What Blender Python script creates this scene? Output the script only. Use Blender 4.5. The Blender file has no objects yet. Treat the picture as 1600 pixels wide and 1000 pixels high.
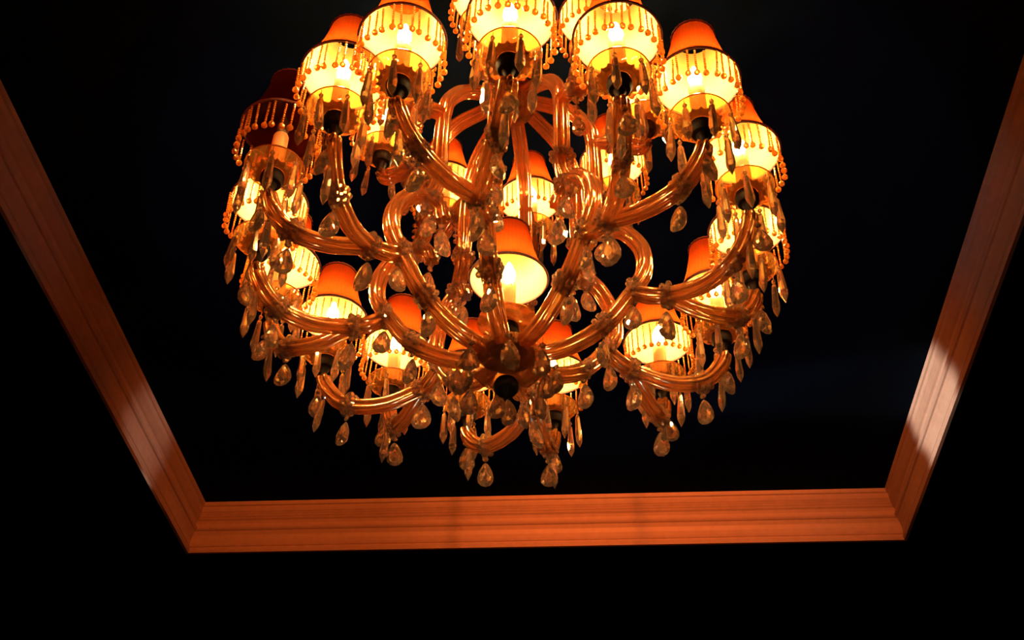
import bpy, bmesh, math, random
from mathutils import Vector, Matrix
random.seed(7)
PI = math.pi
scene = bpy.context.scene

# ------------------------------------------------------------------ camera
CAM_Z = 1.6
PITCH, ROLL, YAW = math.radians(40.644), math.radians(1.2146), math.radians(4.456)
F = Vector((0, math.cos(PITCH), math.sin(PITCH)))
R0 = Vector((1, 0, 0)); U0 = Vector((0, -math.sin(PITCH), math.cos(PITCH)))
Rv = math.cos(ROLL)*R0 + math.sin(ROLL)*U0
Uv = -math.sin(ROLL)*R0 + math.cos(ROLL)*U0
cd = bpy.data.cameras.new('camera'); cam = bpy.data.objects.new('camera', cd)
scene.collection.objects.link(cam)
cd.sensor_width = 36.0; cd.lens = 36.0*1850/1600; cd.clip_start = 0.02
m = Matrix.Identity(4)
for i in range(3):
    m[i][0], m[i][1], m[i][2] = Rv[i], Uv[i], -F[i]
m[2][3] = CAM_Z
cam.matrix_world = m
scene.camera = cam

# ------------------------------------------------------------------ view, world, added fill spots
scene.view_settings.view_transform = 'Standard'
scene.view_settings.look = 'None'
scene.view_settings.gamma = 1.0
scene.view_settings.use_curve_mapping = False
scene.view_settings.exposure = 0.0
w = bpy.data.worlds.new('world'); scene.world = w; w.use_nodes = True
bg = w.node_tree.nodes['Background']
bg.inputs[0].default_value = (0.10, 0.2, 0.5, 1); bg.inputs[1].default_value = 0.0008

def room_point(u, v, z):
    c, s = math.cos(YAW), math.sin(YAW)
    return Vector((u*c + v*s, -u*s + v*c, z))

def spot(name, loc, target, color, power, angle, blend, size):
    d = bpy.data.lights.new(name, 'SPOT'); o = bpy.data.objects.new(name, d)
    scene.collection.objects.link(o)
    d.color = color; d.energy = power; d.spot_size = math.radians(angle); d.spot_blend = blend
    d.shadow_soft_size = size
    o.location = loc
    o.rotation_euler = (Vector(target) - Vector(loc)).to_track_quat('-Z', 'Y').to_euler()
    return o

# added spots without fixtures: warm and pale rake the mouldings, blue washes the tray
spot('warm_moulding_fill', room_point(-1.0, -3.8, 3.95), room_point(-0.6, 4.6, 4.40), (1, 0.145, 0.018), 950, 24, 1.0, 0.08)
spot('warm_moulding_fill', room_point(0.8, -3.8, 3.95), room_point(0.4, 4.6, 4.40), (1, 0.165, 0.030), 1500, 19, 1.0, 0.08)
spot('warm_moulding_fill', room_point(4.4, 4.1, 3.95), room_point(-1.80, 4.1, 4.38), (1, 0.17, 0.030), 190, 14, 1.0, 0.05)
spot('warm_moulding_fill', room_point(-4.4, 4.0, 3.95), room_point(1.30, 3.9, 4.38), (1, 0.18, 0.035), 210, 17, 1.0, 0.05)
spot('pale_moulding_fill', room_point(-4.4, 4.2, 3.95), room_point(1.30, 3.82, 4.38), (1, 0.70, 0.52), 1250, 6.0, 0.6, 0.03)
spot('pale_moulding_fill', room_point(4.4, 3.4, 3.95), room_point(-1.80, 3.88, 4.38), (1, 0.58, 0.40), 230, 5.0, 1.0, 0.03)
spot('pale_moulding_fill', room_point(-4.4, 2.6, 3.95), room_point(1.30, 2.85, 4.38), (1, 0.55, 0.35), 36, 9, 0.7, 0.03)
spot('pale_moulding_fill', room_point(4.4, 2.6, 3.95), room_point(-1.80, 2.55, 4.38), (1, 0.70, 0.60), 14, 9, 0.9, 0.03)
spot('blue_tray_fill', room_point(-0.1, 2.95, 0.1), room_point(-0.1, 2.95, 4.5), (0.22, 0.62, 1.0), 34, 39, 0.35, 0.05)
spot('pale_chandelier_fill', room_point(-0.16, 1.2, 0.2), room_point(-0.16, 2.0, 3.3), (1, 0.58, 0.38), 50, 25, 0.5, 0.10)  # added spot, no fixture, brightens glass arms and crystals from below

BULB_STRENGTH = 430.0
BULB_COLOR = (1.0, 0.62, 0.23)

# ------------------------------------------------------------------ materials
def new_mat(name):
    mt = bpy.data.materials.new(name); mt.use_nodes = True
    nt = mt.node_tree; nt.nodes.clear()
    out = nt.nodes.new('ShaderNodeOutputMaterial')
    return mt, nt, out
def N(nt, t, **kw):
    n = nt.nodes.new(t)
    for k, v in kw.items():
        n.inputs[k.replace('_', ' ')].default_value = v
    return n
def principled(name, col, rough=0.5, metal=0.0, trans=0.0, ior=1.5, noise=None, bump=0.0, coat=0.0, alpha_clear=None):
    mt, nt, out = new_mat(name)
    p = nt.nodes.new('ShaderNodeBsdfPrincipled')
    p.inputs['Base Color'].default_value = (*col, 1)
    p.inputs['Roughness'].default_value = rough
    p.inputs['Metallic'].default_value = metal
    p.inputs['Transmission Weight'].default_value = trans
    p.inputs['IOR'].default_value = ior
    p.inputs['Coat Weight'].default_value = coat
    if noise:
        tc = nt.nodes.new('ShaderNodeTexCoord'); mp = nt.nodes.new('ShaderNodeMapping')
        mp.inputs['Scale'].default_value = noise[1]
        nz = nt.nodes.new('ShaderNodeTexNoise'); nz.inputs['Scale'].default_value = noise[0]
        nz.inputs['Detail'].default_value = 4
        rp = nt.nodes.new('ShaderNodeValToRGB')
        a = noise[2]
        rp.color_ramp.elements[0].position = 0.3; rp.color_ramp.elements[1].position = 0.7
        rp.color_ramp.elements[0].color = (col[0]*(1-a), col[1]*(1-a), col[2]*(1-a), 1)
        rp.color_ramp.elements[1].color = (min(1, col[0]*(1+a)), min(1, col[1]*(1+a)), min(1, col[2]*(1+a)), 1)
        nt.links.new(tc.outputs['Object'], mp.inputs['Vector']); nt.links.new(mp.outputs[0], nz.inputs['Vector'])
        nt.links.new(nz.outputs['Fac'], rp.inputs[0]); nt.links.new(rp.outputs[0], p.inputs['Base Color'])
        if bump:
            b = nt.nodes.new('ShaderNodeBump'); b.inputs['Strength'].default_value = bump
            b.inputs['Distance'].default_value = 0.002
            nt.links.new(nz.outputs['Fac'], b.inputs['Height']); nt.links.new(b.outputs[0], p.inputs['Normal'])
    if alpha_clear:
        t = nt.nodes.new('ShaderNodeBsdfTransparent'); t.inputs[0].default_value = (*alpha_clear[1], 1)
        mx = nt.nodes.new('ShaderNodeMixShader'); mx.inputs[0].default_value = alpha_clear[0]
        nt.links.new(p.outputs[0], mx.inputs[1]); nt.links.new(t.outputs[0], mx.inputs[2])
        nt.links.new(mx.outputs[0], out.inputs[0])
    else:
        nt.links.new(p.outputs[0], out.inputs[0])
    return mt

M = {}
M['moulding'] = principled('painted_moulding', (0.72, 0.60, 0.52), 0.42, noise=(30, (1, 1, 1), 0.06), bump=0.1)
M['tray'] = principled('midnight_ceiling_paint', (0.006, 0.013, 0.030), 0.9)
M['tray'].node_tree.nodes['Principled BSDF'].inputs['Specular IOR Level'].default_value = 0.0
M['black'] = principled('black_ceiling_paint', (0.0006, 0.0007, 0.0012), 0.9)
M['black'].node_tree.nodes['Principled BSDF'].inputs['Specular IOR Level'].default_value = 0.0
M['floor'] = principled('dark_carpet', (0.006, 0.005, 0.006), 0.95, noise=(60, (1, 1, 1), 0.4))
def glassy(name, tint, rough, body, w_body, metal=None, w_metal=0.0, metal_rough=0.14, clear=None, w_clear=0.0, ior=1.5):
    """clear refracting glass with a share of light scattered in its body and an optional gilt core"""
    mt, nt, out = new_mat(name)
    p = nt.nodes.new('ShaderNodeBsdfPrincipled')
    p.inputs['Base Color'].default_value = (*tint, 1); p.inputs['Roughness'].default_value = rough
    p.inputs['Transmission Weight'].default_value = 1.0; p.inputs['IOR'].default_value = ior
    t = nt.nodes.new('ShaderNodeBsdfTranslucent'); t.inputs[0].default_value = (*body, 1)
    d = nt.nodes.new('ShaderNodeBsdfDiffuse'); d.inputs[0].default_value = (*body, 1)
    def mix(a, b, f):
        x = nt.nodes.new('ShaderNodeMixShader'); x.inputs[0].default_value = f
        nt.links.new(a.outputs[0], x.inputs[1]); nt.links.new(b.outputs[0], x.inputs[2]); return x
    cur = mix(p, mix(d, t, 0.6), w_body)
    if metal:
        mm = nt.nodes.new('ShaderNodeBsdfPrincipled'); mm.inputs['Base Color'].default_value = (*metal, 1)
        mm.inputs['Metallic'].default_value = 1.0; mm.inputs['Roughness'].default_value = metal_rough
        cur = mix(cur, mm, w_metal)
    if clear:
        c = nt.nodes.new('ShaderNodeBsdfTransparent'); c.inputs[0].default_value = (*clear, 1)
        cur = mix(cur, c, w_clear)
    nt.links.new(cur.outputs[0], out.inputs[0])
    return mt
M['arm_glass'] = glassy('amber_ribbed_glass', (1, 0.66, 0.36), 0.03, (1.0, 0.38, 0.12), 0.30, (1.0, 0.58, 0.28), 0.48)
M['crystal'] = glassy('cut_crystal', (1, 0.92, 0.84), 0.0, (1.0, 0.60, 0.38), 0.13, (1.0, 0.86, 0.74), 0.30, metal_rough=0.06, ior=1.6)
M['bead'] = glassy('amber_beads', (1, 0.55, 0.16), 0.05, (0.8, 0.30, 0.05), 0.5)
M['bobeche'] = glassy('clear_pressed_glass', (1, 0.78, 0.48), 0.06, (0.9, 0.42, 0.12), 0.34, clear=(1.0, 0.80, 0.50), w_clear=0.66)
M['bowl'] = glassy('smoky_glass_bowl', (0.85, 0.6, 0.4), 0.04, (0.7, 0.35, 0.14), 0.12, clear=(0.8, 0.6, 0.42), w_clear=0.35)
M['collar'] = glassy('smoked_amber_glass', (0.6, 0.35, 0.14), 0.15, (0.40, 0.20, 0.06), 0.7)
M['candle'] = glassy('ivory_candle_sleeve', (0.9, 0.7, 0.4), 0.5, (0.95, 0.55, 0.24), 0.85)
M['brass'] = principled('aged_brass', (0.32, 0.17, 0.06), 0.3, metal=1.0, noise=(80, (1, 1, 1), 0.4))
M['dark_brass'] = principled('dark_bronze', (0.012, 0.006, 0.003), 0.6, metal=0.0)
M['dark_brass'].node_tree.nodes['Principled BSDF'].inputs['Specular IOR Level'].default_value = 0.1
M['braid'] = principled('dark_red_braid', (0.10, 0.018, 0.008), 0.8, noise=(300, (1, 1, 1), 0.4))

def fabric(name, through, face):
    mt, nt, out = new_mat(name)
    tc = nt.nodes.new('ShaderNodeTexCoord')
    # pleats: fine vertical ripple around the shade
    sep = nt.nodes.new('ShaderNodeSeparateXYZ'); at = nt.nodes.new('ShaderNodeMath'); at.operation = 'ARCTAN2'
    nt.links.new(tc.outputs['Object'], sep.inputs[0])
    nt.links.new(sep.outputs[1], at.inputs[0]); nt.links.new(sep.outputs[0], at.inputs[1])
    ml = nt.nodes.new('ShaderNodeMath'); ml.operation = 'MULTIPLY'; ml.inputs[1].default_value = 40
    sn = nt.nodes.new('ShaderNodeMath'); sn.operation = 'SINE'
    nt.links.new(at.outputs[0], ml.inputs[0]); nt.links.new(ml.outputs[0], sn.inputs[0])
    rp = nt.nodes.new('ShaderNodeMapRange'); rp.inputs[1].default_value = -1; rp.inputs[2].default_value = 1
    rp.inputs[3].default_value = 0.90; rp.inputs[4].default_value = 1.0
    nt.links.new(sn.outputs[0], rp.inputs[0])
    mc = nt.nodes.new('ShaderNodeMix'); mc.data_type = 'RGBA'; mc.blend_type = 'MULTIPLY'
    mc.inputs['Factor'].default_value = 1
    mc.inputs['A'].default_value = through
    nt.links.new(rp.outputs[0], mc.inputs['B'])
    d = nt.nodes.new('ShaderNodeBsdfDiffuse'); d.inputs[0].default_value = face
    t = nt.nodes.new('ShaderNodeBsdfTranslucent')
    nt.links.new(mc.outputs['Result'], t.inputs[0])
    mx = nt.nodes.new('ShaderNodeMixShader'); mx.inputs[0].default_value = 0.6
    nt.links.new(d.outputs[0], mx.inputs[1]); nt.links.new(t.outputs[0], mx.inputs[2])
    nt.links.new(mx.outputs[0], out.inputs[0])
    return mt
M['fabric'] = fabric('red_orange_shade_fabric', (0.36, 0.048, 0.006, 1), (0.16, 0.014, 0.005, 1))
M['fabric_unlit'] = fabric('unlit_shade_fabric', (0.10, 0.010, 0.004, 1), (0.05, 0.005, 0.003, 1))  # red shade fabric darkened in colour because its bulb is off
def lining(name, face):
    mt, nt, out = new_mat(name)
    d = nt.nodes.new('ShaderNodeBsdfDiffuse'); d.inputs[0].default_value = face
    t = nt.nodes.new('ShaderNodeBsdfTransparent'); t.inputs[0].default_value = (1, 0.85, 0.6, 1)
    mx = nt.nodes.new('ShaderNodeMixShader'); mx.inputs[0].default_value = 0.4
    nt.links.new(d.outputs[0], mx.inputs[1]); nt.links.new(t.outputs[0], mx.inputs[2])
    nt.links.new(mx.outputs[0], out.inputs[0])
    return mt
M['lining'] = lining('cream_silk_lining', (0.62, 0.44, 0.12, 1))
M['lining_unlit'] = lining('unlit_shade_lining', (0.10, 0.02, 0.008, 1))  # lining of the same shade, its missing glow put into the colour
def bulbmat():
    mt, nt, out = new_mat('glowing_bulb_glass')
    e = nt.nodes.new('ShaderNodeEmission'); e.inputs[0].default_value = (*BULB_COLOR, 1)
    e.inputs[1].default_value = BULB_STRENGTH
    nt.links.new(e.outputs[0], out.inputs[0])
    return mt
M['bulb'] = bulbmat()
M['bulb_off'] = principled('unlit_bulb_glass', (0.6, 0.55, 0.5), 0.1, trans=0.4)

# ------------------------------------------------------------------ mesh helpers
def mesh_of(name, verts, faces, mat, smooth=False):
    me = bpy.data.meshes.new(name); me.from_pydata([tuple(v) for v in verts], [], faces); me.update()
    bm = bmesh.new(); bm.from_mesh(me); bmesh.ops.recalc_face_normals(bm, faces=bm.faces)
    for ed in bm.edges: ed.smooth = not (len(ed.link_faces) == 2 and ed.calc_face_angle(0) > 0.62)
    bm.to_mesh(me); bm.free()
    me.materials.append(mat)
    if smooth:
        for p in me.polygons: p.use_smooth = True
    return me

class G:                                   # collects verts / faces
    def __init__(s): s.v = []; s.f = []
    def add(s, v, f):
        o = len(s.v); s.v += [Vector(x) for x in v]; s.f += [tuple(i+o for i in q) for q in f]
    def lathe(s, prof, n=24, ripple=None, cap0=False, cap1=False, center=(0, 0, 0)):
        v = []; f = []; c = Vector(center)
        for (r, z) in prof:
            for k in range(n):
                a = 2*PI*k/n
                rr = r
                if ripple: rr = r*(1 + ripple[0]*math.cos(ripple[1]*a))
                v.append(c + Vector((rr*math.cos(a), rr*math.sin(a), z)))
        for i in range(len(prof)-1):
            for k in range(n):
                f.append((i*n+k, i*n+(k+1) % n, (i+1)*n+(k+1) % n, (i+1)*n+k))
        if cap0: f.append(tuple(range(n-1, -1, -1)))
        if cap1: f.append(tuple((len(prof)-1)*n+k for k in range(n)))
        s.add(v, f)
    def ball(s, c, r, seg=8, ring=5, sz=1.0):
        prof = [(r*math.sin(PI*i/ring), -r*sz*math.cos(PI*i/ring)) for i in range(1, ring)]
        v = []; f = []; c = Vector(c); n = seg
        v.append(c + Vector((0, 0, -r*sz)))
        for (rr, z) in prof:
            for k in range(n): v.append(c + Vector((rr*math.cos(2*PI*k/n), rr*math.sin(2*PI*k/n), z)))
        v.append(c + Vector((0, 0, r*sz))); last = len(v)-1
        for k in range(n): f.append((0, 1+(k+1) % n, 1+k))
        for i in range(len(prof)-1):
            for k in range(n): f.append((1+i*n+k, 1+i*n+(k+1) % n, 1+(i+1)*n+(k+1) % n, 1+(i+1)*n+k))
        b = 1+(len(prof)-1)*n
        for k in range(n): f.append((b+k, b+(k+1) % n, last))
        s.add(v, f)
    def sweep(s, pts, radf, seg=24, lobes=0, amp=0.0, caps=True):
        n = len(pts); pts = [Vector(p) for p in pts]
        tang = [(pts[min(i+1, n-1)] - pts[max(i-1, 0)]).normalized() for i in range(n)]
        ref = Vector((0, 0, 1)) if abs(tang[0].z) < 0.9 else Vector((1, 0, 0))
        nx = (ref - tang[0]*ref.dot(tang[0])).normalized()
        v = []; f = []
        for i in range(n):
            nx = (nx - tang[i]*nx.dot(tang[i])).normalized(); ny = tang[i].cross(nx)
            R = radf(i/(n-1)) if callable(radf) else radf
            for k in range(seg):
                a = 2*PI*k/seg
                rr = R*(1 + amp*(abs(math.cos(lobes*a/2))*2-1)) if lobes else R
                v.append(pts[i] + nx*rr*math.cos(a) + ny*rr*math.sin(a))
        for i in range(n-1):
            for k in range(seg): f.append((i*seg+k, i*seg+(k+1) % seg, (i+1)*seg+(k+1) % seg, (i+1)*seg+k))
        if caps:
            f.append(tuple(range(seg-1, -1, -1))); f.append(tuple((n-1)*seg+k for k in range(seg)))
        s.add(v, f)
    def mesh(s, name, mat, smooth=False): return mesh_of(name, s.v, s.f, mat, smooth)

def catmull(P, per=5):
    P = [Vector(p) for p in P]; out = []
    Q = [P[0]*2-P[1]] + P + [P[-1]*2-P[-2]]
    for i in range(1, len(Q)-2):
        a, b, c, d = Q[i-1:i+3]
        for k in range(per):
            t = k/per
            out.append(0.5*((2*b) + (c-a)*t + (2*a-5*b+4*c-d)*t*t + (3*b-a-3*c+d)*t**3))
    out.append(P[-1]); return out

col = scene.collection
def place(name, mesh, parent=None, loc=(0, 0, 0), rot=(0, 0, 0)):
    o = bpy.data.objects.new(name, mesh); col.objects.link(o)
    o.parent = parent; o.location = loc; o.rotation_euler = rot
    return o
def structure(o, label, cat):
    o['kind'] = 'structure'; o['label'] = label; o['category'] = cat
    return o

# ------------------------------------------------------------------ room shell (room axes: u right, v away, rotated by YAW)
HC = CAM_Z + 2.9                            # raised tray ceiling
TH, TW = 0.234, 0.049                       # moulding height, outward spread
UL, UR, VF = -0.6097*2.9, 0.4607*2.9, 1.5868*2.9
VN = -0.85
HS = HC - TH                                # lower ceiling
RU0, RU1, RV0, RV1 = -4.6, 4.6, -4.0, 7.2   # room walls
ROOMROT = (0, 0, -YAW)
def boxes(lst):
    g = G()
    for (x0, x1, y0, y1, z0, z1) in lst:
        g.add([(x0, y0, z0), (x1, y0, z0), (x1, y1, z0), (x0, y1, z0), (x0, y0, z1), (x1, y0, z1), (x1, y1, z1), (x0, y1, z1)],
              [(0, 3, 2, 1), (4, 5, 6, 7), (0, 1, 5, 4), (1, 2, 6, 5), (2, 3, 7, 6), (3, 0, 4, 7)])
    return g
g = boxes([(UL-0.3, UR+0.3, VN-0.3, VF+0.3, HC, HC+0.08)])
structure(place('ceiling', g.mesh('ceiling_tray', M['tray']), rot=ROOMROT), 'midnight blue raised ceiling inside the moulding frame', 'ceiling')
e = TW + 0.0045
g = boxes([(RU0, UL-e, RV0, RV1, HS, HS+0.1), (UR+e, RU1, RV0, RV1, HS, HS+0.1),
           (UL-e, UR+e, VF+e, RV1, HS, HS+0.1), (UL-e, UR+e, RV0, VN-e, HS, HS+0.1)])
structure(place('ceiling', g.mesh('ceiling_border', M['black']), rot=ROOMROT), 'black lower ceiling border outside the moulding frame', 'ceiling')
structure(place('floor', boxes([(RU0, RU1, RV0, RV1, -0.1, 0)]).mesh('floor', M['floor']), rot=ROOMROT), 'dark carpeted floor below the chandelier', 'floor')
M['wall'] = principled('navy_wall_paint', (0.002, 0.0028, 0.006), 0.85, noise=(8, (1, 1, 1), 0.3))
for nm, bx, lb in (('wall_left', (RU0-0.1, RU0, RV0, RV1, 0, HS), 'dark navy wall on the left side'),
                   ('wall_right', (RU1, RU1+0.1, RV0, RV1, 0, HS), 'dark navy wall on the right side'),
                   ('wall_far', (RU0-0.1, RU1+0.1, RV1, RV1+0.1, 0, HS), 'dark navy wall at the far end'),
                   ('wall_near', (RU0-0.1, RU1+0.1, RV0-0.1, RV0, 0, HS), 'dark navy wall behind the photographer')):
    structure(place(nm, boxes([bx]).mesh(nm, M['wall']), rot=ROOMROT), lb, 'wall')

# moulding profile: t = 0 top .. 1 bottom, p = how far it stands proud (into the tray)
PROF = [(0, .010), (.07, .010), (.085, .003), (.10, .003), (.19, .007), (.215, .001), (.235, .007), (.26, .001), (.285, .008),
        (.315, .001), (.335, .006), (.36, -.002), (.41, -.007), (.46, -.006), (.49, .0), (.495, .012), (.535, .014), (.56, .010), (.57, .003),
        (.64, -.003), (.72, -.005), (.80, -.003), (.86, .003), (.875, -.003), (.90, -.003), (.91, .009), (.955, .012), (1.0, .009)]
def prof_pt(t, p): return (t*TW - p, HC - t*(TH+0.001))      # outward offset, height
def trim(name, A, B, dA, dB, label, back):
    # A, B: inner corners at the top; dA, dB: outward diagonal at each corner
    v = []; f = []; n = len(PROF)
    pts = [prof_pt(*q) for q in PROF] + [(TW+0.004, HC-TH-0.001), (TW+0.004, HC)]
    n = len(pts); k = 2
    for (P, d) in ((A, dA), (B, dB)):
        for (o, z) in pts: v.append((P[0]+d[0]*o, P[1]+d[1]*o, z))
    for i in range(n): f.append((i, (i+1) % n, n+(i+1) % n, n+i))
    f.append(tuple(range(n))); f.append(tuple(range(2*n-1, n-1, -1)))
    structure(place(name, mesh_of(name, v, f, M['moulding']), rot=ROOMROT), label, 'moulding')
c00, c10, c11, c01 = (UL, VN), (UR, VN), (UR, VF), (UL, VF)
trim('trim_1', c01, c11, (-1, 1), (1, 1), 'far moulding along the bottom of the picture, lit orange', 0)
trim('trim_2', c00, c01, (-1, -1), (-1, 1), 'left moulding of the ceiling frame, grey brown towards the top', 0)
trim('trim_3', c11, c10, (1, 1), (1, -1), 'right moulding of the ceiling frame with a pale bright patch', 0)
trim('trim_4', c10, c00, (1, -1), (-1, -1), 'near moulding of the ceiling frame above the photographer', 0)

# ------------------------------------------------------------------ chandelier: shared meshes
OFF = 0.345                                  # Empty sits at the finial's tip, OFF below the plane of the lamp cups
CX, CY, CZ = -0.009, 1.9385, CAM_Z + 1.8
root = bpy.data.objects.new('chandelier', None); col.objects.link(root)
root.location = (CX, CY, CZ - OFF)
root['label'] = 'large lit crystal chandelier with beaded red shades hanging from the dark ceiling'
root['category'] = 'chandelier'
def pol(r, az, z=0.0):
    a = math.radians(az); return Vector((r*math.sin(a), -r*math.cos(a), z + OFF))
def zrot(az): return math.radians(az) - PI/2     # local +x points outward

# crystals -----------------------------------------------------------
def spear_mesh():
    g = G()
    g.sweep([(0, 0, 0.002), (0, 0, -0.012)], 0.0009, seg=5)
    g.ball((0, 0, -0.015), 0.0055, 6, 4)
    g.lathe([(0.0018, -0.021), (0.0062, -0.031), (0.0074, -0.048), (0.0102, -0.092), (0.0088, -0.104), (0.0004, -0.124)], n=6, cap0=True, cap1=True)
    return g.mesh('spear_pendant', M['crystal'])
def pear_mesh(sc=1.0, name='pear_pendant'):
    g = G()
    g.sweep([(0, 0, 0.004), (0, 0, -0.010)], 0.0009, seg=5)
    # octagonal button bead
    v = [(0.008*math.cos(PI*k/4), 0.0, -0.017+0.008*math.sin(PI*k/4)) for k in range(8)]
    g.add(v + [(0, 0.005, -0.017), (0, -0.005, -0.017)], [(k, (k+1) % 8, 8) for k in range(8)] + [((k+1) % 8, k, 9) for k in range(8)])
    top = -0.027; H = 0.060; Wd = 0.0215; n = 14
    outl = []
    for k in range(n):
        a = 2*PI*k/n
        y = -math.cos(a)                     # -1 top .. 1 bottom
        t = (y+1)/2
        wdt = Wd*math.sin(a)*(0.42+0.68*t**0.9)
        outl.append((wdt*sc, top - H*t*sc))
    cz = top - H*0.60*sc
    v = []; f = []
    th = 0.0085*sc
    for (x, z) in outl: v.append((x, 0, z))
    for sgn in (1, -1):
        for (x, z) in outl: v.append((x*0.70, sgn*th*0.72, cz+(z-cz)*0.72))
        for (x, z) in outl: v.append((x*0.36, sgn*th, cz+(z-cz)*0.38))
    for q in range(2):
        b1 = n+q*2*n; b2 = b1+n
        for k in range(n):
            k2 = (k+1) % n
            f.append((k, k2, b1+k)); f.append((k2, b1+k2, b1+k))
            f.append((b1+k, b1+k2, b2+k2)); f.append((b1+k, b2+k2, b2+k))
        f.append(tuple(b2+k for k in range(n)))
    g.add(v, f)
    return g.mesh(name, M['crystal'])
def chain_mesh():                            # four cut buttons in a row with a drop at the end
    g = G()
    for q in range(4):
        c = -0.012 - q*0.0185; r = 0.0085
        v = [(r*math.cos(PI*k/4), 0.0, c+r*math.sin(PI*k/4)) for k in range(8)]
        g.add(v + [(0, 0.005, c), (0, -0.005, c)], [(k, (k+1) % 8, 8) for k in range(8)] + [((k+1) % 8, k, 9) for k in range(8)])
    g.sweep([(0, 0, 0.004), (0, 0, -0.085)], 0.0009, seg=5)
    g.lathe([(0.0018, -0.082), (0.0075, -0.092), (0.0150, -0.112), (0.0165, -0.124), (0.010, -0.137), (0.0008, -0.143)], n=8, cap0=True, cap1=True)
    return g.mesh('bead_chain_pendant', M['crystal'])
CHAIN = chain_mesh()
SPEAR = spear_mesh(); PEAR = pear_mesh(1.12); PEAR_L = pear_mesh(1.3, 'large_pear_pendant')

def rosette_mesh():                          # flower of glass beads, axis = local x
    g = G()
    for k in range(9):
        a = 2*PI*k/9
        g.ball((0.004, 0.0245*math.cos(a), 0.0245*math.sin(a)), 0.0080, 6, 4)
        g.ball((-0.010, 0.0215*math.cos(a+0.35), 0.0215*math.sin(a+0.35)), 0.0070, 6, 4)
        g.ball((0.013, 0.0150*math.cos(a+0.35), 0.0150*math.sin(a+0.35)), 0.0060, 6, 4)
    g.ball((0.019, 0, 0), 0.0075, 6, 4)
    n = 14
    for i in range(4):
        x, r = ((-0.006, 0.015), (-0.003, 0.024), (0.004, 0.024), (0.012, 0.012))[i]
        for k in range(n): g.v.append(Vector((x, r*math.cos(2*PI*k/n), r*math.sin(2*PI*k/n))))
    b = len(g.v)-4*n
    for i in range(3):
        for k in range(n): g.f.append((b+i*n+k, b+i*n+(k+1) % n, b+(i+1)*n+(k+1) % n, b+(i+1)*n+k))
    g.f.append(tuple(b+k for k in range(n))); g.f.append(tuple(b+3*n+k for k in range(n)))
    return g.mesh('rosette', M['crystal'])
ROSETTE = rosette_mesh()

# lamp parts (origin = underside of the candle cup) -------------------
def cup_mesh():
    g = G()
    g.lathe([(0.008, -0.052), (0.0105, -0.046), (0.0085, -0.038), (0.0095, -0.022), (0.013, -0.014), (0.0205, -0.011), (0.0245, -0.003), (0.0250, 0.008), (0.0235, 0.0165), (0.020, 0.018), (0.017, 0.012), (0.004, 0.008)], n=20, cap0=True, cap1=True)
    return g.mesh('candle_cup', M['dark_brass'], True)
def collar_mesh():                           # scalloped brass collar under the glass dish
    g = G()
    n = 48
    v = []; f = []
    rows = [(0.024, 0.017, 0), (0.034, 0.014, 0.04), (0.041, 0.018, 0.09), (0.042, 0.0205, 0.09), (0.034, 0.018, 0.04), (0.024, 0.021, 0)]
    for (r, z, a) in rows:
        for k in range(n):
            t = 2*PI*k/n
            rr = r*(1+a*math.cos(16*t)); v.append((rr*math.cos(t), rr*math.sin(t), z))
    for i in range(len(rows)):
        j = (i+1) % len(rows)
        for k in range(n): f.append((i*n+k, i*n+(k+1) % n, j*n+(k+1) % n, j*n+k))
    g.add(v, f); return g.mesh('collar', M['collar'], True)
def bobeche_mesh():
    n = 64; g = G(); v = []; f = []
    rows = [(0.022, 0.0185, 0), (0.036, 0.0195, 0.05), (0.049, 0.0245, 0.09), (0.057, 0.031, 0.06), (0.0620, 0.0385, 0.01), (0.0610, 0.0395, 0.01), (0.055, 0.033, 0.06), (0.047, 0.0270, 0.09), (0.035, 0.0225, 0.05), (0.022, 0.0215, 0)]
    for (r, z, a) in rows:
        for k in range(n):
            t = 2*PI*k/n
            rr = r*(1+a*0.4*math.cos(16*t)); zz = z + a*0.05*math.cos(16*t)
            v.append((rr*math.cos(t), rr*math.sin(t), zz))
    for i in range(len(rows)-1):
        for k in range(n): f.append((i*n+k, i*n+(k+1) % n, (i+1)*n+(k+1) % n, (i+1)*n+k))
    g.add(v, f); return g.mesh('bobeche', M['bobeche'], True)
def candle_mesh():
    g = G()
    g.lathe([(0.0165, 0.014), (0.0165, 0.134), (0.015, 0.138), (0.009, 0.138)], n=20, cap1=True)
    for k in range(4):
        a = PI*k/2+0.4
        g.ball((0.0165*math.cos(a), 0.0165*math.sin(a), 0.124), 0.0014, 5, 3)
    return g.mesh('candle', M['candle'], True)
def bulb_mesh(mat):
    g = G()
    g.lathe([(0.007, 0.138), (0.011, 0.147), (0.0145, 0.162), (0.0125, 0.178), (0.007, 0.192), (0.002, 0.203)], n=10, cap0=True, cap1=True)
    return g.mesh('bulb', mat, True)
SB = 0.153                                   # height of the shade's bottom rim
SHP = [(0.0870, 0.0), (0.0830, 0.008), (0.0760, 0.022), (0.067, 0.045), (0.0590, 0.072), (0.0525, 0.102), (0.0470, 0.130), (0.0440, 0.148)]
def shade_mesh(mat='fabric'):
    g = G(); g.lathe([(r, SB+z) for r, z in SHP], n=40, ripple=(0.006, 20)); return g.mesh('lampshade', M[mat], True)
def lining_mesh(mat='lining'):
    g = G(); g.lathe([(r-0.0025, SB+z) for r, z in SHP], n=40); return g.mesh('shade_lining', M[mat], True)
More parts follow.
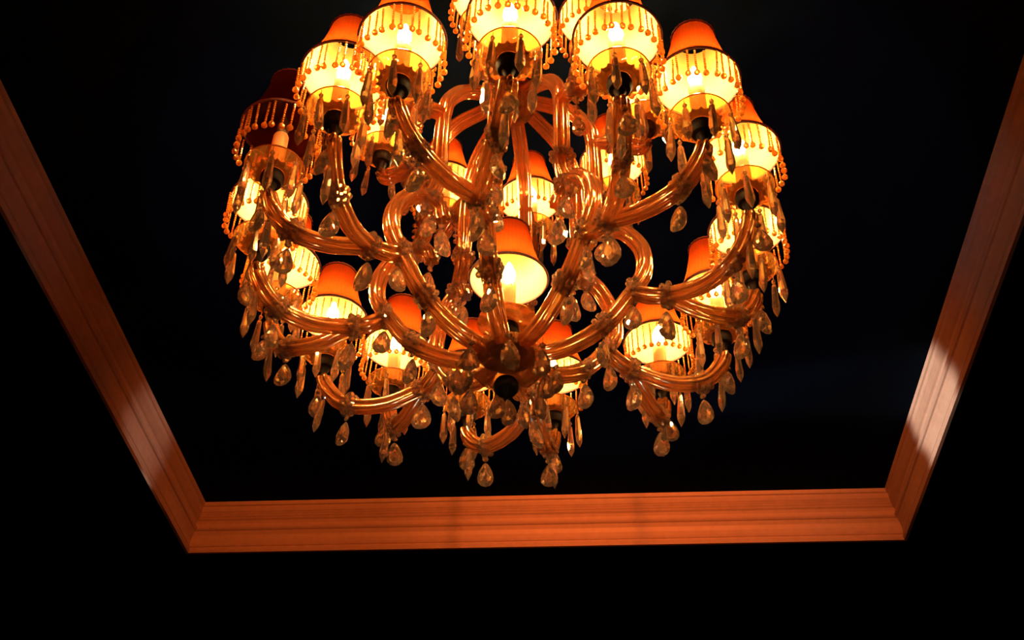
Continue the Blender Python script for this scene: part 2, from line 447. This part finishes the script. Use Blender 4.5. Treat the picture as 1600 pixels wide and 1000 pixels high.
def trim_mesh(which):
    g = G()
    def ringtube(R, z, r, ripple=0, n=48):
        v = []; f = []
        for k in range(n):
            a = 2*PI*k/n; RR = R*(1+ripple*(k % 2))
            for j in range(6):
                b = 2*PI*j/6; v.append(((RR+r*math.cos(b))*math.cos(a), (RR+r*math.cos(b))*math.sin(a), z+r*1.3*math.sin(b)))
        for k in range(n):
            for j in range(6): f.append((k*6+j, ((k+1) % n)*6+j, ((k+1) % n)*6+(j+1) % 6, k*6+(j+1) % 6))
        g.add(v, f)
    if which == 'bottom': ringtube(0.0872, SB-0.001, 0.0030)
    else: ringtube(0.0445, SB+0.148, 0.0024, 0.04)
    return g.mesh(which + '_braid', M['braid'], True)
def strand_geo(g, x, y, jit=0.0):
    z = SB-0.004
    for k in range(10):
        z -= 0.0066
        g.ball((x, y, z), 0.0027, 5, 4)
    g.ball((x, y, z-0.0090), 0.0068, 8, 5)
    return g
NSTR = 30
STRAND_R = 0.0860
strand = G(); strand_geo(strand, 0, 0); STRAND = strand.mesh('bead_strand', M['bead'], True)
fr = G()
for k in range(NSTR): strand_geo(fr, STRAND_R*math.cos(2*PI*k/NSTR), STRAND_R*math.sin(2*PI*k/NSTR))
FRINGE = fr.mesh('bead_fringe', M['bead'], True)
def rim_mesh():
    n = 48; v = []; f = []
    for k in range(n):
        a = 2*PI*k/n
        for j in range(6):
            b = PI*j/3; v.append(((0.0618+0.0017*math.cos(b))*math.cos(a), (0.0618+0.0017*math.cos(b))*math.sin(a), 0.0392+0.0017*math.sin(b)))
    for k in range(n):
        for j in range(6): f.append((k*6+j, ((k+1) % n)*6+j, ((k+1) % n)*6+(j+1) % 6, k*6+(j+1) % 6))
    return mesh_of('dish_rim', v, f, M['arm_glass'], True)
RIM = rim_mesh()
CUP, COLLAR, BOB, CANDLE = cup_mesh(), collar_mesh(), bobeche_mesh(), candle_mesh()
BULB, BULB_OFF = bulb_mesh(M['bulb']), bulb_mesh(M['bulb_off'])
SHADE, LINING, BRAID_B, BRAID_T = shade_mesh(), lining_mesh(), trim_mesh('bottom'), trim_mesh('top')
SHADE_D, LINING_D = shade_mesh('fabric_unlit'), lining_mesh('lining_unlit')

def lamp(r, az, z, strands=False, fringe=True, dish=True, lit=True, tilt=(0, 0), nspear=7, dshade=0.0, prot=None):
    p = pol(r, az, z); rz = zrot(az) + (random.random()-0.5)*0.4 if prot is None else prot
    place('candle_cup', CUP, root, p, (0, 0, rz))
    c = place('candle', CANDLE, root, p, (tilt[0]*0.2, tilt[1]*0.2, rz)); place('bulb', BULB if lit else BULB_OFF, c)
    tl = (tilt[0]+random.uniform(-.03, .03), tilt[1]+random.uniform(-.03, .03), rz)
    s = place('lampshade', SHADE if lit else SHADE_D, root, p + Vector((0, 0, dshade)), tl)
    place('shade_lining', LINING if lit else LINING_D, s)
    if not lit: s['label'] = 'red lampshade coloured darker to look unlit, its bulb not lit'
    place('bottom_braid', BRAID_B, s); place('top_braid', BRAID_T, s)
    if fringe:
        if strands:
            for k in range(NSTR):
                a = 2*PI*k/NSTR
                o = place('bead_strand', STRAND, s, (STRAND_R*math.cos(a), STRAND_R*math.sin(a), 0), (random.uniform(-.03, .03), random.uniform(-.03, .03), 0))
        else:
            f_ = place('bead_fringe', FRINGE, s); f_['kind'] = 'stuff'
    if dish:
        b = place('bobeche', BOB, root, p, (0, 0, rz)); place('collar', COLLAR, b); place('dish_rim', RIM, b)
        for k in range(nspear):
            a = 2*PI*(k+0.5)/nspear
            place('crystal_pendant', SPEAR, b, (0.060*math.cos(a), 0.060*math.sin(a), 0.034), (random.uniform(-.06, .06), random.uniform(-.06, .06), random.uniform(0, 6)))

# lower ring: (radius, azimuth from the camera side, strands, lit)
RING = [(.567, -0.7, 1, 1), (.565, 21.1, 1, 1), (.564, 41.5, 1, 1), (.548, 64.1, 1, 1), (.545, 90.5, 1, 1), (.553, 113.2, 0, 1),
        (.563, 136.5, 0, 1), (.566, 167.5, 0, 1), (.555, 190.6, 0, 1), (.545, 212.6, 0, 1), (.562, 232.6, 0, 1), (.565, 255.2, 0, 1),
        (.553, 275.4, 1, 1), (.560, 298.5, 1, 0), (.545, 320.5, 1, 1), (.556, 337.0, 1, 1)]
for (r, az, st, lit) in RING:
    lamp(r, az, 0.0, bool(st), lit=bool(lit))
STEM_AZ = [-10.6+45*k for k in range(8)]
UP_R, UP_Z = 0.33, 0.43
for az in STEM_AZ:
    lamp(UP_R, az+random.uniform(-1.5, 1.5), UP_Z, nspear=6)
# single bare-fringed lamp standing on the hub, its shade knocked askew
lamp(0.0, 0.0, -0.170, fringe=False, dish=False, prot=0.0)

# ------------------------------------------------------------------ glass arms
RA = 0.0165
def seg_rad(t): return RA*(0.86 + 0.14*math.sin(PI*min(1, max(0, t)))**0.5)
def rz_path(pts): return [Vector((r, 0, z)) for r, z in pts]        # local x outward
def arm_mesh(name, pts, rad=seg_rad, per=5):
    g = G(); g.sweep(catmull(pts, per), rad, seg=40, lobes=5, amp=0.24); return g.mesh(name, M['arm_glass'], True)
STEM = arm_mesh('stem', rz_path([(.275, -.085), (.228, -.155), (.172, -.204), (.112, -.232), (.060, -.238)]))
LINK = arm_mesh('link', rz_path([(.340, -.112), (.306, -.106), (.268, -.088)]))
SCROLL = arm_mesh('scroll', rz_path([(.272, -.090), (.300, -.035), (.298, .030), (.264, .085), (.222, .104), (.190, .090), (.180, .062)]))
UPRIGHT = arm_mesh('upright', rz_path([(.222, .100), (.204, .16), (.200, .24), (.200, .32), (.198, .405)]))
UPARM = arm_mesh('upper_arm', rz_path([(.195, .405), (.232, .404), (.275, .382), (.312, .368), (.330, .388)]))
CROWN = arm_mesh('crown_arm', rz_path([(.198, .400), (.19, .46), (.15, .53), (.09, .57), (.03, .60)]))
def pend(mesh, parent, loc, tilt=0.10):      # drops hang loosely, most of them broadside to the room
    place('crystal_pendant', mesh, parent, loc, (random.uniform(-tilt, tilt), random.uniform(-tilt, tilt), random.uniform(-1.0, 1.0) - parent.rotation_euler.z))
for i, az in enumerate(STEM_AZ):
    base = pol(0, 0, 0); rot = (0, 0, zrot(az))
    st = place('stem', STEM, root, base, rot)
    place('rosette', ROSETTE, st, (.205, 0, -.176), (0, 0.8, 0)); pend(PEAR, st, (.205, 0.0, -.190))
    pend(PEAR, st, (.10, 0.02, -.246))
    lk = place('link', LINK, root, base, rot)
    place('rosette', ROSETTE, lk, (.345, 0, -.112)); place('rosette', ROSETTE, lk, (.274, 0, -.088), (0, 0.2, 0))
    pend(PEAR_L, lk, (.345, 0, -.130)); pend(PEAR, lk, (.274, 0, -.106))
    sc = place('scroll', SCROLL, root, base, rot)
    place('rosette', ROSETTE, sc, (.215, 0, .104), (0, -1.4, 0)); pend(PEAR, sc, (.215, 0.0, .088)); pend(PEAR_L, sc, (.182, 0, .058))
    up = place('upright', UPRIGHT, root, base, rot)
    place('rosette', ROSETTE, up, (.201, 0, .205), (0, -PI/2, 0)); pend(CHAIN, up, (.228, 0, .20))
    ua = place('upper_arm', UPARM, root, base, rot)
    place('rosette', ROSETTE, ua, (.255, 0, .392), (0, .5, 0)); pend(CHAIN, ua, (.255, 0, .376))
    place('crown_arm', CROWN, root, base, rot)
# sixteen lamp arms, from each rosette out and up to its cup
PROFA = [(0, -.040), (.02, -.055), (.080, -.078), (.22, -.112), (.42, -.134), (.70, -.137), (1.0, -.112)]
for i, (r, az, st, lit) in enumerate(RING):
    saz = min(STEM_AZ, key=lambda a: abs((a-az+180) % 360-180))
    A = pol(r, az) - pol(0, 0); B = pol(.34, saz) - pol(0, 0)
    pts = []
    for s, z in PROFA:
        q = A.lerp(B, s); bow = 4*s*(1-s)*0.018          # slight outward bow in plan
        q = q*(1+bow/max(q.length, .1)); pts.append(Vector((q.x, q.y, z)))
    me = arm_mesh('lamp_arm', pts)
    la = place('lamp_arm', me, root, pol(0, 0, 0))
    mid = catmull(pts, 5)
    q = mid[len(mid)*6//10]; place('rosette', ROSETTE, la, q, (0, 0, zrot(az)+1.2)); pend(PEAR, la, q - Vector((0, 0, .022)))
    q = mid[len(mid)*1//8]; pend(PEAR, la, q + Vector((q.x, q.y, 0)).normalized()*0.012 - Vector((0, 0, .012)))
    q = mid[len(mid)*3//10]; pend(SPEAR, la, q - Vector((0, 0, .012)))

# ------------------------------------------------------------------ hub, bowl, finial, suspension
g = G(); g.lathe([(0.010, -0.205), (0.035, -0.212), (0.058, -0.222), (0.060, -0.236), (0.045, -0.246), (0.010, -0.246)], n=32, cap0=True, cap1=True)
place('hub_plate', g.mesh('hub_plate', M['brass'], True), root, pol(0, 0))
g = G(); g.lathe([(0.030, -0.140), (0.050, -0.146), (0.064, -0.140), (0.066, -0.144), (0.050, -0.152), (0.022, -0.156), (0.014, -0.170), (0.012, -0.206)], n=32, ripple=(0.02, 12), cap0=True)
place('candle_stand', g.mesh('candle_stand', M['arm_glass'], True), root, pol(0, 0))
g = G(); g.lathe([(0.086, -0.240), (0.082, -0.262), (0.066, -0.283), (0.040, -0.296), (0.016, -0.300), (0.016, -0.296), (0.038, -0.292), (0.063, -0.279), (0.078, -0.260), (0.082, -0.240)], n=48, ripple=(0.012, 16))
bw = place('bowl', g.mesh('bowl', M['bowl'], True), root, pol(0, 0))
for k in range(8):
    a = 2*PI*k/8+.2
    pend(PEAR, bw, (.085*math.cos(a), .085*math.sin(a), -.243)) if k % 2 == 0 else None
g = G(); g.lathe([(0.006, -0.290), (0.014, -0.297), (0.022, -0.303), (0.0265, -0.314), (0.0255, -0.325), (0.019, -0.334), (0.009, -0.339), (0.005, -0.343), (0.001, -0.345)], n=24, cap0=True, cap1=True)
place('finial', g.mesh('finial', M['dark_brass'], True), root, pol(0, 0))
g = G(); g.lathe([(0.012, 1.09), (0.012, 0.70), (0.030, 0.69), (0.045, 0.66), (0.030, 0.63), (0.050, 0.60), (0.055, 0.57), (0.030, 0.55), (0.010, 0.54)], n=20, cap0=True, cap1=True)
place('suspension_rod', g.mesh('suspension_rod', M['brass'], True), root, pol(0, 0))
g = G(); g.lathe([(0.012, 1.00), (0.05, 1.02), (0.085, 1.06), (0.09, 1.0985), (0.012, 1.0985)], n=24, cap0=True, cap1=True)
place('ceiling_canopy', g.mesh('ceiling_canopy', M['brass'], True), root, pol(0, 0))
